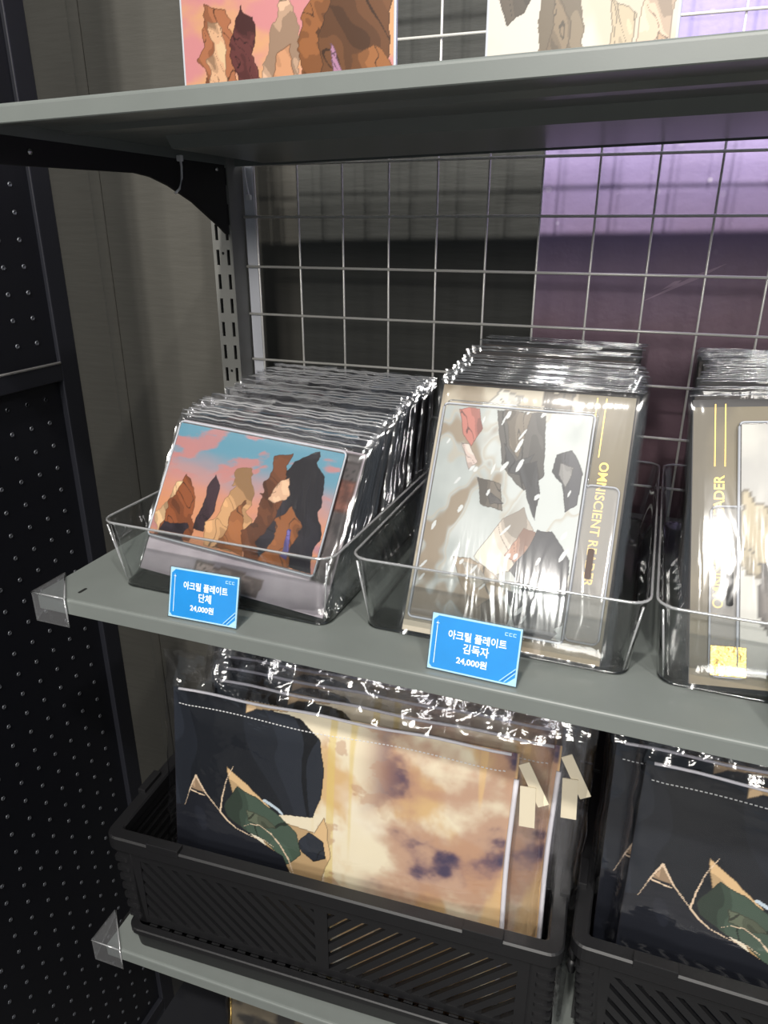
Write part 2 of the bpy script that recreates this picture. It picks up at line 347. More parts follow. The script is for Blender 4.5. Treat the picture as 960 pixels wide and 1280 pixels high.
# ---- starry violet poster fixed to the wall on the right
def make_poster():
    m = bpy.data.materials.new('poster_night_sky'); m.use_nodes = True; nt = m.node_tree; b = nt.nodes['Principled BSDF']
    b.inputs['Roughness'].default_value = 0.5
    tc = nt.nodes.new('ShaderNodeTexCoord'); sp = nt.nodes.new('ShaderNodeSeparateXYZ'); nt.links.new(tc.outputs['Object'], sp.inputs[0])
    n = nt.nodes.new('ShaderNodeTexNoise'); n.inputs['Scale'].default_value = 9; n.inputs['Detail'].default_value = 4; nt.links.new(tc.outputs['Object'], n.inputs['Vector'])
    ad = nt.nodes.new('ShaderNodeMath'); ad.operation = 'MULTIPLY_ADD'; ad.inputs[1].default_value = 0.10
    nt.links.new(n.outputs['Fac'], ad.inputs[0]); nt.links.new(sp.outputs['Z'], ad.inputs[2])
    mr = nt.nodes.new('ShaderNodeMapRange'); mr.inputs[1].default_value = -0.66; mr.inputs[2].default_value = 0.20; nt.links.new(ad.outputs[0], mr.inputs[0])
    cr = nt.nodes.new('ShaderNodeValToRGB'); nt.links.new(mr.outputs[0], cr.inputs[0])
    e = cr.color_ramp.elements; e[0].position = 0.0; e[0].color = rgb(168, 140, 92); e[1].position = 1.0; e[1].color = rgb(182, 170, 232)  # print fades violet to plum; the paler top also paints the light there
    for p, c in ((0.09, rgb(160, 130, 90)), (0.12, rgb(96, 64, 66)), (0.45, rgb(116, 88, 96)), (0.66, rgb(134, 108, 124)), (0.82, rgb(164, 146, 192))):
        k = e.new(p); k.color = c
    vo = nt.nodes.new('ShaderNodeTexVoronoi'); vo.inputs['Scale'].default_value = 42; nt.links.new(tc.outputs['Object'], vo.inputs['Vector'])
    st = nt.nodes.new('ShaderNodeMapRange'); st.inputs[1].default_value = 0.10; st.inputs[2].default_value = 0.16; st.inputs[3].default_value = 1; st.inputs[4].default_value = 0
    nt.links.new(vo.outputs['Distance'], st.inputs[0])
    up = nt.nodes.new('ShaderNodeMapRange'); up.inputs[1].default_value = -0.12; up.inputs[2].default_value = 0.02; nt.links.new(sp.outputs['Z'], up.inputs[0])
    ml = nt.nodes.new('ShaderNodeMath'); ml.operation = 'MULTIPLY'; nt.links.new(st.outputs[0], ml.inputs[0]); nt.links.new(up.outputs[0], ml.inputs[1])
    m2 = nt.nodes.new('ShaderNodeMath'); m2.operation = 'MULTIPLY'; nt.links.new(ml.outputs[0], m2.inputs[0]); nt.links.new(vo.outputs['Color'], m2.inputs[1])
    mx = nt.nodes.new('ShaderNodeMix'); mx.data_type = 'RGBA'; nt.links.new(m2.outputs[0], mx.inputs[0]); nt.links.new(cr.outputs[0], mx.inputs[6]); mx.inputs[7].default_value = rgb(235, 225, 245)
    nt.links.new(mx.outputs[2], b.inputs['Base Color'])
    bn = nt.nodes.new('ShaderNodeTexNoise'); bn.inputs['Scale'].default_value = 110; nt.links.new(tc.outputs['Object'], bn.inputs['Vector'])
    bp = nt.nodes.new('ShaderNodeBump'); bp.inputs['Strength'].default_value = 0.25; bp.inputs['Distance'].default_value = 0.002
    nt.links.new(bn.outputs['Fac'], bp.inputs['Height']); nt.links.new(bp.outputs[0], b.inputs['Normal'])
    M['poster'] = m
    root = empty('wall_poster', P(0, 0, 0))
    MB().box((289, 73, -760), (1700, 79.8, 900)).build('print_sheet', 'poster', root, bevel=0.5)
    M['streak'] = mat('poster_streak', rgb(176, 150, 172), 0.5)
    for k, (x0, z0, x1, z1, wd) in enumerate(((393, -132, 470, -92, 2.2), (414, -118, 432, -108, 2.0), (340, -190, 372, -178, 1.6))):
        d = Vector((x1-x0, 0, z1-z0)).normalized(); nn = Vector((-d.z, 0, d.x))*wd
        a = Vector((x0, 0, z0)); b2 = Vector((x1, 0, z1)); c = (a*0.3+b2*0.7)
        MB().prism([(a.x, a.z), (c.x+nn.x, c.z+nn.z), (b2.x, b2.z), (c.x-nn.x, c.z-nn.z)], 1, 72.8, 73.0).build('light_streak', 'streak', root)
    tag(root, 'violet starry night poster fading to plum on the back wall', 'poster')
make_poster()

# ================================================================== WIRE GRID
grid = empty('wire_grid_panel', P(0, 0, 0))
tag(grid, 'chrome wire grid panel standing behind all the shelves', 'grid panel')
hw = MB().tube([(-14, 0, 0), (720, 0, 0)], 1.35, 8).mesh('horizontal_wire', 'chrome', smooth=True)
vw = MB().tube([(0, 2.2, -850), (0, 2.2, 452)], 1.15, 8).mesh('vertical_wire', 'chrome', smooth=True)
for r in range(-9, 18): link('horizontal_wire', hw, grid, (0, 0, -50*r*S))
for i in range(15): link('vertical_wire', vw, grid, (50*i*S, 0, 0))
MB().box((-15, 4.5, -850), (-3, 7.5, 452)).build('side_bar', 'strip', grid, bevel=0.6)

# ================================================================== SLOTTED UPRIGHT
post = empty('slotted_upright', P(-29, -22, 0))
tag(post, 'grey slotted steel upright left of the wire grid', 'upright')
def slotted_face():
    xs = [-12, -8.2, -4.6, 4.6, 8.2, 12]; pitch_ = 25.0; zt = 452; zb = -1250
    mb = MB()
    for a, b in ((0, 1), (2, 3), (4, 5)): mb.box((xs[a], 0, zb), (xs[b], 2, zt))
    z = zt
    k = 0
    while z > zb:
        zc = z-pitch_*0.5
        lo = max(zb, zc-14.5+7.2)
        for a, b in ((1, 2), (3, 4)):
            mb.box((xs[a], 0, z-9.5 if z-9.5 > zb else zb), (xs[b], 2, z))
        z -= pitch_; k += 1
    return mb
slotted_face().build('slotted_face', 'post', post)
MB().box((-12, 2, -1250), (-10, 34, 452)).build('side_wall', 'post', post)
MB().box((10, 2, -1250), (12, 34, 452)).build('side_wall', 'post', post)
MB().box((-10, 20, -1250), (10, 21, 452)).build('slot_shade', 'dark', post)  # black sheet stands in for the shade inside the hollow post
hb = MB(); hb.loft([[(1.6*math.cos(k*math.pi/4), -0.15, 1.6*math.sin(k*math.pi/4)) for k in range(8)], [(1.4*math.cos(k*math.pi/4), 0.3, 1.4*math.sin(k*math.pi/4)) for k in range(8)]], True, True)
hm = hb.mesh('bolt_hole', 'dark')
for zz in (-87.5, -212.5, -337.5): link('bolt_hole', hm, post, (0, 0, (zz+1.5)*S))

# ================================================================== SHELVES
def shelf(loc, rot, x0, x1, y0, y1, lip, label, name='metal_shelf', m='shelf', slot=True, stiff=True):
    """local origin on the top surface"""
    root = empty(name, loc, rot)
    prof = [(y1, 0), (y0+2.2, 0), (y0+0.9, -0.35), (y0+0.25, -1.1), (y0, -2.2), (y0, -lip+0.6), (y0+0.6, -lip), (y0+9, -lip), (y0+9, -lip+1.2), (y0+1.5, -lip+1.2), (y0+1.5, -2), (y0+2.5, -1.5), (y1, -1.5)]
    MB().prism(prof, 0, x0, x1).build('shelf_panel', m, root)
    MB().box((x0, y1-1.5, -lip+1), (x1, y1, -1.5)).build('rear_flange', m, root)
    MB().box((x0, y0+2, -lip), (x0+1.2, y1, -0.02)).build('end_flange', m, root)
    if stiff:
        MB().prism([(-190, -1.5), (-183, -lip+0.5), (-34, -lip+0.5), (-27, -1.5), (-34, -1.5), (-38, -lip+2), (-178, -lip+2), (-183, -1.5)], 0, x0+52, x1-20).build('stiffening_channel', m, root)
        MB().prism([(-262, -1.5), (-258, -5), (-246, -5), (-242, -1.5)], 0, x0+14, x1-14).build('pressed_rib', m, root)
    if slot:
        L = [(30+1.5*math.cos(rad(a))+0, -335+(3 if 0 <= a < 180 else -3)+1.5*math.sin(rad(a))) for a in range(0, 360, 30)]
        L = [(x+x0, y) for x, y in L]
        MB().prism(L, 2, 0.02, 0.10).build('fixing_slot', 'dark', root)  # flat black oval stands in for the hole's shaded inside
    tag(root, label, 'shelf')
    return root
shelf(P(250, 0, 13.2), (0, -rad(1.05), 0), -270, 900, -351, -5, 11.0, 'topmost grey metal shelf, edge-on above the wire grid, holding two display plates', slot=False)
shelf(P(0, 0, -328), (0, 0, 0), -14, 900, -351, -5, 13.5, 'middle grey metal shelf carrying the clear bins and price cards')
lowshelf = shelf(P(12, 0, -705), (0, 0, rad(1.9)), -30, 900, -357, -20, 13.0, 'lower grey metal shelf carrying the black crates')
shelf(P(0, 0, -898), (0, 0, 0), -14, 900, -330, -5, 30, 'black base shelf at the very bottom under the crates', m='black_metal', slot=False, stiff=False)

def bracket(z, label):
    root = empty('shelf_bracket', P(-20, 0, z))
    poly = [(-24, -3), (-338, -3), (-338, -18), (-334, -22), (-284, -21.5), (-214, -20), (-166, -19), (-145, -21), (-120, -27), (-85, -39.5), (-52, -56), (-38, -63), (-28, -69), (-24, -69)]
    MB().prism(poly, 0, -1.6, 1.6).build('bracket_plate', 'bracket', root, bevel=0.4, seg=1)
    for y, zz in ((-40, -8), (-103, -3.8), (-282, -12)):
        b = MB(); b.loft([[(1.6+t, y+rr*math.cos(k*math.pi/4), zz+rr*math.sin(k*math.pi/4)) for k in range(8)] for t, rr in ((0, 2.4), (1.0, 2.2), (1.5, 1.4))], True, True)
        b.build('bolt', 'bolt', root, smooth=True)
    MB().box((-1.5, -24, -60), (1.5, -8, -40)).build('hook', 'bracket', root)
    MB().box((-1.5, -24, -22), (1.5, -8, -6)).build('hook', 'bracket', root)
    tag(root, label, 'bracket')
bracket(2, 'black curved bracket holding up the topmost shelf')
bracket(-342, 'black bracket under the left end of the middle shelf')
bracket(-719, 'black bracket under the left end of the lower shelf')

# cable ties
def tie(pts, head, label):
    root = empty('cable_tie', P(*pts[0]))
    q = [Vector(p)-Vector(pts[0]) for p in pts]
    mb = MB(); mb.tube(q, 1.1, 6); mb.build('strap', 'tie', root, smooth=True)
    h = Vector(head)-Vector(pts[0])
    MB().box((h.x-2.6, h.y-2, h.z-2.6), (h.x+2.6, h.y+2, h.z+2.6)).build('locking_head', 'tie', root, bevel=0.8)
    tag(root, label, 'cable tie')
tie([(-15.5, -104, 1), (-14.5, -104.5, -8), (-14.5, -106, -18), (-15, -110, -27), (-17.5, -114, -31)], (-15.8, -104, -1), 'white cable tie looped round the curved bracket')
tie([(-8, -3, 16), (-7.5, -4, 4), (-8, -3, -8), (-6, -3, -22), (-4, -3, -30)], (-4, -4, -31), 'white cable tie hanging at the corner of the wire grid')

# ================================================================== PEGBOARD PARTITION (left)
peg = empty('pegboard_partition', P(-170, 0, -1250))
tag(peg, 'black perforated pegboard partition with metal frame at left', 'pegboard')
def pz(z): return z+1250
MB().box((-8, -900, pz(-1168)), (-5, -130, pz(-214))).build('perforated_panel', 'peg', peg)
MB().box((-5, -900, pz(-192)), (-2.5, -130, pz(600))).build('perforated_panel', 'peg', peg)
MB().box((-25, -131, 0), (2, -106, pz(600))).build('frame_post', 'pegframe', peg, bevel=1.2)
MB().box((-25, -925, 0), (2, -900, pz(600))).build('frame_post', 'pegframe', peg, bevel=1.2)
MB().box((-25, -900, pz(-212)), (2, -131, pz(-192))).build('cross_bar', 'pegframe', peg, bevel=1.2)
MB().box((-25, -900, pz(-1190)), (2, -131, pz(-1170))).build('cross_bar', 'pegframe', peg, bevel=1.2)
MB().box((-25, -900, pz(600)), (2, -131, pz(620))).build('cross_bar', 'pegframe', peg, bevel=1.2)
MB().tube([(1.4, -131, pz(-193)), (1.4, -900, pz(-193))], 1.3, 8).build('edge_highlight', 'chrome', peg, smooth=True)  # chrome tube stands in for the highlight along the bar's top edge
ey = MB()
def hole_rim(x, y, z):
    loops = [[(x+t, y+r*math.cos(k*math.pi/3), z+r*math.sin(k*math.pi/3)) for k in range(6)] for t, r in ((0, 2.6), (0.7, 2.2), (0.7, 1.6), (0.05, 1.3))]
    ey.loft(loops, False, True)
for j in range(28):
    for k in range(-1, 38): hole_rim(-5, -152.3-25*j, pz(-228.5-25*k) if k >= 0 else pz(-228.5))
    for k in range(14): hole_rim(-2.5, -153.6-25*j, pz(-182+24.5*(k+0.5)))
tag(ey.build('perforation', 'hole_rim', peg, smooth=True), kind='stuff')

# ================================================================== SHELF-END COVERS
def end_cover(loc, rotz, label):
    root = empty('shelf_end_cover', loc, (0, 0, rotz))
    t = 1.3
    MB().prism([(-4, -3), (28, -3), (-4, 32)], 2, 0.15, 0.15+t).build('top_gusset', 'clip', root, bevel=0.3, seg=1)
    MB().box((-4, -3-t, -24), (28, -3, 1.4)).build('front_plate', 'clip', root, bevel=0.4, seg=2)
    MB().prism([(-3, 1.4), (32, 1.4), (30, -6), (-3, -24)], 0, -4-t, -4).build('side_plate', 'clip', root, bevel=0.3, seg=1)
    MB().tube([(-4.6, -3.6, 1.2), (28, -3.6, 1.2)], 0.7, 6).build('corner_bead', 'edgeglint', root, smooth=True)
    MB().tube([(28, -3.6, 1.2), (28, -3.6, -24)], 0.8, 6).build('corner_bead', 'edgeglint', root, smooth=True)
    MB().tube([(28, -3, 1.2), (-4, 32, 1.2)], 0.7, 6).build('corner_bead', 'edgeglint', root, smooth=True)
    tag(root, label, 'end cover')
end_cover(P(-14, -349, -328), 0, 'clear plastic corner cover on the middle shelf end')
end_cover(P(-17.9, -355.5, -705), rad(1.9), 'clear plastic corner cover on the lower shelf end')

# ================================================================== PRINTS
def art_dusk(u, v):          # wide plate: dusk sky over warm rock forms
    n = fbm(u, v, 5, 11, 4, 0.5)
    c = mixc(np.broadcast_to(C3(216, 150, 112), u.shape+(3,)), C3(206, 146, 138), sstep(0.30, 0.62, v+0.1*(n-0.5)))
    c = mixc(c, C3(104, 156, 178), sstep(0.50, 0.92, v+0.25*(n-0.5)+0.12*u))
    cl = sstep(0.54, 0.66, fbm(u-0.9*v, v+0.3*u, 7, 21, 5, 0.7)); c = mixc(c, C3(214, 128, 116), cl*0.7*sstep(0.45, 0.7, v))
    c = mixc(c, C3(150, 120, 170), sstep(0.5, 0.75, fbm(u, v, 9, 3, 3, 0.3))*0.5*(1-sstep(0.2, 0.45, v)))
    paint(c, u, v, (236, 196, 150), [(0.02, 0.0), (0.03, 0.30), (0.10, 0.5), (0.17, 0.44), (0.22, 0.20), (0.20, 0)], 0.12, 5)
    paint(c, u, v, (150, 84, 48), [(0.05, 0.0), (0.08, 0.36), (0.15, 0.58), (0.21, 0.46), (0.24, 0.1), (0.25, 0)], 0.10, 6)
    paint(c, u, v, (52, 42, 52), [(0.04, 0.0), (0.07, 0.14), (0.20, 0.16), (0.24, 0)], 0.1, 7)
    paint(c, u, v, (58, 40, 48), [(0.26, 0.12), (0.27, 0.5), (0.31, 0.62), (0.35, 0.48), (0.34, 0.12)], 0.06, 8)
    paint(c, u, v, (214, 166, 118), [(0.34, 0.0), (0.38, 0.42), (0.44, 0.70), (0.52, 0.70), (0.56, 0.45), (0.55, 0)], 0.14, 9)
    paint(c, u, v, (158, 100, 60), [(0.40, 0.0), (0.46, 0.34), (0.50, 0.44), (0.56, 0.2), (0.56, 0)], 0.14, 10)
    paint(c, u, v, (44, 40, 50), [(0.60, 0.0), (0.66, 0.5), (0.72, 0.88), (0.84, 0.98), (0.95, 0.72), (0.99, 0.3), (0.98, 0)], 0.10, 12)
    paint(c, u, v, (112, 66, 40), [(0.56, 0.0), (0.58, 0.42), (0.64, 0.86), (0.72, 0.92), (0.73, 0.6), (0.68, 0.3), (0.66, 0)], 0.12, 13)
    paint(c, u, v, (222, 180, 148), [(0.67, 0.5), (0.68, 0.66), (0.74, 0.72), (0.77, 0.56), (0.72, 0.46)], 0.14, 14)
    paint(c, u, v, (150, 92, 52), [(0.70, 0.0), (0.74, 0.36), (0.83, 0.48), (0.88, 0.26), (0.86, 0)], 0.16, 15)
    paint(c, u, v, (120, 110, 180), [(0.80, 0.08), (0.81, 0.3), (0.83, 0.3), (0.84, 0.06)], 0.04, 16)
    return c
def art_shards(u, v):        # tall plate: pale windblown shards
    n = fbm(u, v, 3, 31, 4)
    c = mixc(np.broadcast_to(C3(226, 232, 230), u.shape+(3,)), C3(192, 200, 198), sstep(0.35, 0.7, n))
    s_ = fbm(u*0.7+0.9*v, v*0.8-0.9*u+2, 4, 41, 3)
    c = mixc(c, C3(168, 148, 122), sstep(0.44, 0.52, s_)*(1-sstep(0.42, 0.70, u))*0.9)
    c = mixc(c, C3(206, 196, 178), sstep(0.38, 0.44, s_)*(1-sstep(0.44, 0.46, s_))*0.7)
    for k, (cc, pts) in enumerate((((214, 132, 118), [(0.10, 0.98), (0.15, 0.88), (0.22, 0.82), (0.27, 0.90), (0.24, 0.99)]),
            ((236, 214, 204), [(0.16, 0.82), (0.22, 0.82), (0.30, 0.74), (0.24, 0.70)]),
            ((100, 96, 92), [(0.36, 1.0), (0.44, 0.74), (0.62, 0.62), (0.74, 0.70), (0.68, 1.0)]),
            ((138, 126, 110), [(0.42, 1.0), (0.47, 0.84), (0.56, 0.78), (0.60, 1.0)]),
            ((78, 78, 80), [(0.45, 0.84), (0.55, 0.76), (0.66, 0.80), (0.60, 0.70), (0.50, 0.70)]),
            ((74, 74, 78), [(0.56, 0.74), (0.64, 0.60), (0.72, 0.52), (0.72, 0.62), (0.68, 0.76)]),
            ((82, 82, 88), [(0.80, 0.80), (0.78, 0.72), (0.86, 0.68), (0.90, 0.56), (0.98, 0.60), (0.99, 0.74), (0.9, 0.84)]),
            ((150, 148, 146), [(0.84, 0.78), (0.84, 0.72), (0.9, 0.66), (0.93, 0.76)]),
            ((128, 118, 106), [(0.30, 0.66), (0.36, 0.56), (0.50, 0.52), (0.46, 0.66)]),
            ((88, 84, 82), [(0.36, 0.62), (0.42, 0.55), (0.52, 0.56), (0.46, 0.60)]),
            ((238, 224, 208), [(0.38, 0.30), (0.52, 0.50), (0.64, 0.56), (0.74, 0.46), (0.66, 0.30), (0.52, 0.22)]),
            ((214, 168, 146), [(0.56, 0.34), (0.66, 0.46), (0.75, 0.45), (0.68, 0.30)]),
            ((60, 60, 66), [(0.62, 0.26), (0.70, 0.34), (0.76, 0.46), (0.86, 0.46), (0.99, 0.34), (1.0, 0.08), (0.92, 0.04), (0.78, 0.12)]),
            ((176, 158, 134), [(0.22, 0.30), (0.34, 0.31), (0.52, 0.24), (0.62, 0.16), (0.44, 0.08), (0.32, 0.18)]),
            ((236, 228, 212), [(0.30, 0.27), (0.40, 0.27), (0.50, 0.20), (0.40, 0.16)]),
            ((66, 66, 72), [(0.60, 0.18), (0.80, 0.14), (0.99, 0.02), (0.84, -0.1), (0.68, 0.06)]),
            ((128, 116, 100), [(0.46, 0.10), (0.58, 0.15), (0.66, 0.06), (0.58, -0.1), (0.5, -0.1)]))):
        paint(c, u, v, cc, pts, 0.05, 50+3*k, 6)
    r = np.random.RandomState(77)
    for k in range(34):
        x, y, a, L, w_ = r.rand(), r.rand(), 0.9+0.5*r.rand(), 0.02+0.035*r.rand(), 0.006+0.008*r.rand()
        du = (u-x)*math.cos(a)+(v-y)*1.5*math.sin(a); dv = -(u-x)*math.sin(a)+(v-y)*1.5*math.cos(a)
        c[(du/L)**2+(dv/w_)**2 < 1] = C3(240, 244, 244)
    return c
def art_backing_olive(u, v): # olive backing card, mottled
    n = fbm(u, v, 4, 81, 4); c = mixc(np.broadcast_to(C3(118, 106, 78), u.shape+(3,)), C3(92, 82, 60), sstep(0.35, 0.7, n))
    return c
def art_backing_tall(u, v):
    c = art_backing_olive(u, v)
    n = fbm(u, v, 5, 91, 4); pale = mixc(np.broadcast_to(C3(196, 186, 166), u.shape+(3,)), C3(148, 134, 112), sstep(0.45, 0.6, n))
    m = u < 0.72; c[m] = pale[m]
    paint(c, u, v, (226, 222, 210), [(0.22, 0.9), (0.3, 0.99), (0.44, 0.97), (0.36, 0.88)], 0.1, 93)
    paint(c, u, v, (104, 92, 76), [(0.52, 1.0), (0.56, 0.84), (0.70, 0.86), (0.70, 1.0)], 0.1, 94)
    return c
def art_backing_mauve(u, v):
    n = fbm(u, v, 4, 101, 4); c = mixc(np.broadcast_to(C3(196, 186, 194), u.shape+(3,)), C3(168, 158, 166), sstep(0.35, 0.7, n))
    paint(c, u, v, (72, 66, 66), [(0.9, 0.2), (0.9, 1.0), (1.0, 1.0), (1.0, 0.2)], 0)
    paint(c, u, v, (112, 70, 58), [(0.91, 0.62), (0.91, 0.82), (1.0, 0.82), (1.0, 0.62)], 0)
    paint(c, u, v, (84, 80, 80), [(0.0, 0.93), (0.0, 1.0), (1.0, 1.0), (1.0, 0.93)], 0)
    paint(c, u, v, (210, 190, 184), [(0.3, 0.0), (0.3, 0.14), (0.66, 0.14), (0.66, 0.0)], 0.05, 4)
    return c
def art_pale(u, v):
    n = fbm(u, v, 4, 111, 4); c = mixc(np.broadcast_to(C3(232, 230, 222), u.shape+(3,)), C3(206, 204, 200), sstep(0.4, 0.7, n))
    paint(c, u, v, (196, 182, 152), [(0.0, 0.72), (0.14, 0.66), (0.2, 0.5), (0.1, 0.36), (0.0, 0.4)], 0.14, 5)
    paint(c, u, v, (132, 124, 118), [(0.1, 0.42), (0.3, 0.5), (0.5, 0.3), (0.3, 0.12), (0.1, 0.2)], 0.16, 6)
    return c
def art_pouch(u, v):         # fabric pouch: dark mass at left, golden cloud at right
    n = fbm(u, v, 3, 121, 5); n2 = fbm(u+0.15*v, v, 5, 131, 5, 1.6); n3 = fbm(u, v, 5, 141, 6); n4 = fbm(u, v, 12, 151, 5)
    c = mixc(np.broadcast_to(C3(246, 234, 204), u.shape+(3,)), C3(226, 190, 138), sstep(0.46, 0.64, n2))
    c = mixc(c, C3(254, 252, 244), sstep(0.44, 0.66, n)*(1-sstep(0.62, 0.80, u))*0.9)
    st_ = sstep(0.50, 0.62, vnoise(u, v, 34, 1.5, 157))*sstep(0.44, 0.47, u)*(1-sstep(0.56, 0.62, u)); c = mixc(c, C3(232, 206, 120), st_*0.6)
    sm = sstep(0.40, 0.60, n3+0.30*(u-0.62)+0.22*(v-0.5))
    c = mixc(c, C3(196, 152, 126), sm*sstep(0.56, 0.70, u)*0.85)
    c = mixc(c, C3(138, 106, 112), sstep(0.52, 0.66, n3+0.30*(v-0.6)+0.12*(n4-0.5))*sstep(0.56, 0.72, u)*0.85)
    c = mixc(c, C3(72, 64, 92), sstep(0.56, 0.68, n3+0.36*(v-0.62)+0.25*(n4-0.5))*sstep(0.60, 0.76, u)*0.95)
    c = mixc(c, C3(238, 200, 140), sstep(0.88, 0.92, u)*sstep(0.45, 0.62, vnoise(u, v, 46, 3, 151))*0.7)
    c = mixc(c, C3(190, 140, 110), sstep(0.62, 0.66, n4)*sstep(0.45, 0.5, u)*(1-sstep(0.55, 0.75, u))*0.5)
    D = (42, 47, 56); D2 = (36, 39, 48)
    paint(c, u, v, D, [(-0.1, 0.42), (0.30, 0.60), (0.45, 0.64), (0.475, 0.72), (0.485, 0.82), (0.47, 0.92), (0.41, 0.97), (0.26, 0.985), (0.24, 1.1), (-0.1, 1.1)], 0.035, 171, 4)
    paint(c, u, v, (232, 200, 156), [(0.225, 1.02), (0.235, 0.955), (0.27, 0.975), (0.36, 0.985), (0.40, 1.02)], 0.02, 172, 9)
    paint(c, u, v, (232, 196, 146), [(0.185, 0.76), (0.24, 0.71), (0.34, 0.60), (0.45, 0.575), (0.48, 0.645), (0.50, 0.50), (0.46, 0.30), (0.38, 0.40), (0.2, 0.6)], 0.03, 174, 8)
    paint(c, u, v, (74, 92, 78), [(0.17, 0.60), (0.21, 0.68), (0.29, 0.645), (0.34, 0.615), (0.40, 0.56), (0.405, 0.47), (0.36, 0.42), (0.28, 0.50), (0.19, 0.54)], 0.045, 173, 6)
    paint(c, u, v, (104, 112, 92), [(0.24, 0.60), (0.30, 0.585), (0.35, 0.54), (0.31, 0.53), (0.25, 0.56)], 0.06, 177, 9)
    paint(c, u, v, D, [(0.41, 0.53), (0.445, 0.575), (0.49, 0.555), (0.495, 0.49), (0.45, 0.465), (0.415, 0.49)], 0.03, 178, 7)
    paint(c, u, v, D2, [(-0.1, -0.1), (-0.1, 0.50), (0.035, 0.56), (0.078, 0.67), (0.155, 0.575), (0.25, 0.52), (0.30, 0.49), (0.36, 0.46), (0.39, 0.39), (0.41, 0.30), (0.40, -0.1)], 0.015, 175, 6)
    def line(pts, w0, w1, cc=(240, 214, 182)):
        q = []
        for a_, b_ in zip(pts[:-1], pts[1:]):
            for t in np.linspace(0, 1, 14, endpoint=False): q.append((a_[0]+(b_[0]-a_[0])*t, a_[1]+(b_[1]-a_[1])*t))
        q.append(pts[-1]); n_ = len(q)
        for i, (x, y) in enumerate(q):
            w_ = w0+(w1-w0)*i/n_
            c[((u-x)*1.16)**2+(v-y)**2 < w_*w_] = C3(*cc)
    paint(c, u, v, (232, 196, 158), [(0.058, 0.635), (0.078, 0.69), (0.103, 0.632)], 0.01, 190, 9)
    line([(0.030, 0.545), (0.055, 0.63), (0.078, 0.69)], 0.0012, 0.0036); line([(0.078, 0.69), (0.11, 0.632), (0.158, 0.572)], 0.0040, 0.0020)
    line([(0.056, 0.628), (0.106, 0.622)], 0.0030, 0.0024); line([(0.158, 0.572), (0.164, 0.63), (0.178, 0.70), (0.20, 0.755)], 0.0032, 0.0014)
    line([(0.158, 0.572), (0.18, 0.545), (0.21, 0.522), (0.26, 0.505), (0.30, 0.502), (0.33, 0.485)], 0.0030, 0.0010)
    line([(0.23, 0.535), (0.255, 0.552), (0.285, 0.555), (0.32, 0.535), (0.35, 0.50), (0.378, 0.45), (0.405, 0.36)], 0.0008, 0.0034)
    line([(0.30, 0.655), (0.34, 0.635), (0.355, 0.62)], 0.006, 0.004, (206, 222, 232))
    return c
def art_board_warm(u, v):    # upper left display plate
    n = fbm(u, v, 4, 201, 4); c = mixc(np.broadcast_to(C3(236, 178, 130), u.shape+(3,)), C3(226, 150, 152), sstep(0.4, 0.65, n))
    for k, (cc, pts) in enumerate((((188, 120, 84), [(0.06, 0.0), (0.08, 0.3), (0.12, 0.6), (0.22, 0.55), (0.27, 0.3), (0.24, 0)]), ((240, 190, 150), [(0.1, 0.1), (0.12, 0.5), (0.18, 0.5), (0.2, 0.15)]),
            ((110, 60, 58), [(0.27, 0.0), (0.26, 0.4), (0.3, 0.6), (0.37, 0.55), (0.36, 0.0)]), ((240, 198, 166), [(0.36, 0.0), (0.4, 0.4), (0.5, 0.7), (0.56, 0.5), (0.55, 0.0)]),
            ((206, 150, 112), [(0.44, 0.0), (0.46, 0.3), (0.54, 0.34), (0.58, 0.0)]), ((164, 104, 60), [(0.58, 0.0), (0.58, 0.5), (0.68, 0.9), (0.76, 0.6), (0.7, 0.0)]),
            ((120, 78, 48), [(0.66, 0.0), (0.70, 0.5), (0.80, 0.8), (0.99, 0.6), (1.0, 0.0)]), ((172, 112, 66), [(0.78, 0.0), (0.8, 0.24), (0.92, 0.3), (1.0, 0.1), (1.0, 0.0)]),
            ((190, 140, 170), [(0.72, 0.06), (0.73, 0.32), (0.76, 0.28), (0.76, 0.06)]))):
        paint(c, u, v, cc, pts, 0.12, 210+4*k, 6)
    return c
def art_board_cream(u, v):   # upper right display plate
    n = fbm(u, v, 3, 251, 4); c = mixc(np.broadcast_to(C3(240, 234, 222), u.shape+(3,)), C3(226, 214, 192), sstep(0.4, 0.65, n))
    for k, (cc, pts) in enumerate((((104, 92, 78), [(0.03, 0.30), (0.12, 0.20), (0.25, 0.34), (0.24, 0.5), (0.03, 0.5)]), ((176, 156, 128), [(0.27, 0.0), (0.28, 0.5), (0.5, 0.4), (0.58, 0.0)]),
            ((150, 130, 104), [(0.3, 0.08), (0.36, 0.3), (0.46, 0.2), (0.42, 0.0)]), ((216, 196, 164), [(0.62, 0.0), (0.66, 0.3), (0.78, 0.2), (0.76, 0.0)]),
            ((238, 208, 180), [(0.8, 0.0), (0.82, 0.3), (0.98, 0.28), (0.97, 0.0)]), ((206, 172, 140), [(0.9, 0.0), (0.92, 0.12), (0.99, 0.1), (0.99, 0.0)]))):
        paint(c, u, v, cc, pts, 0.1, 260+4*k, 6)
    return c

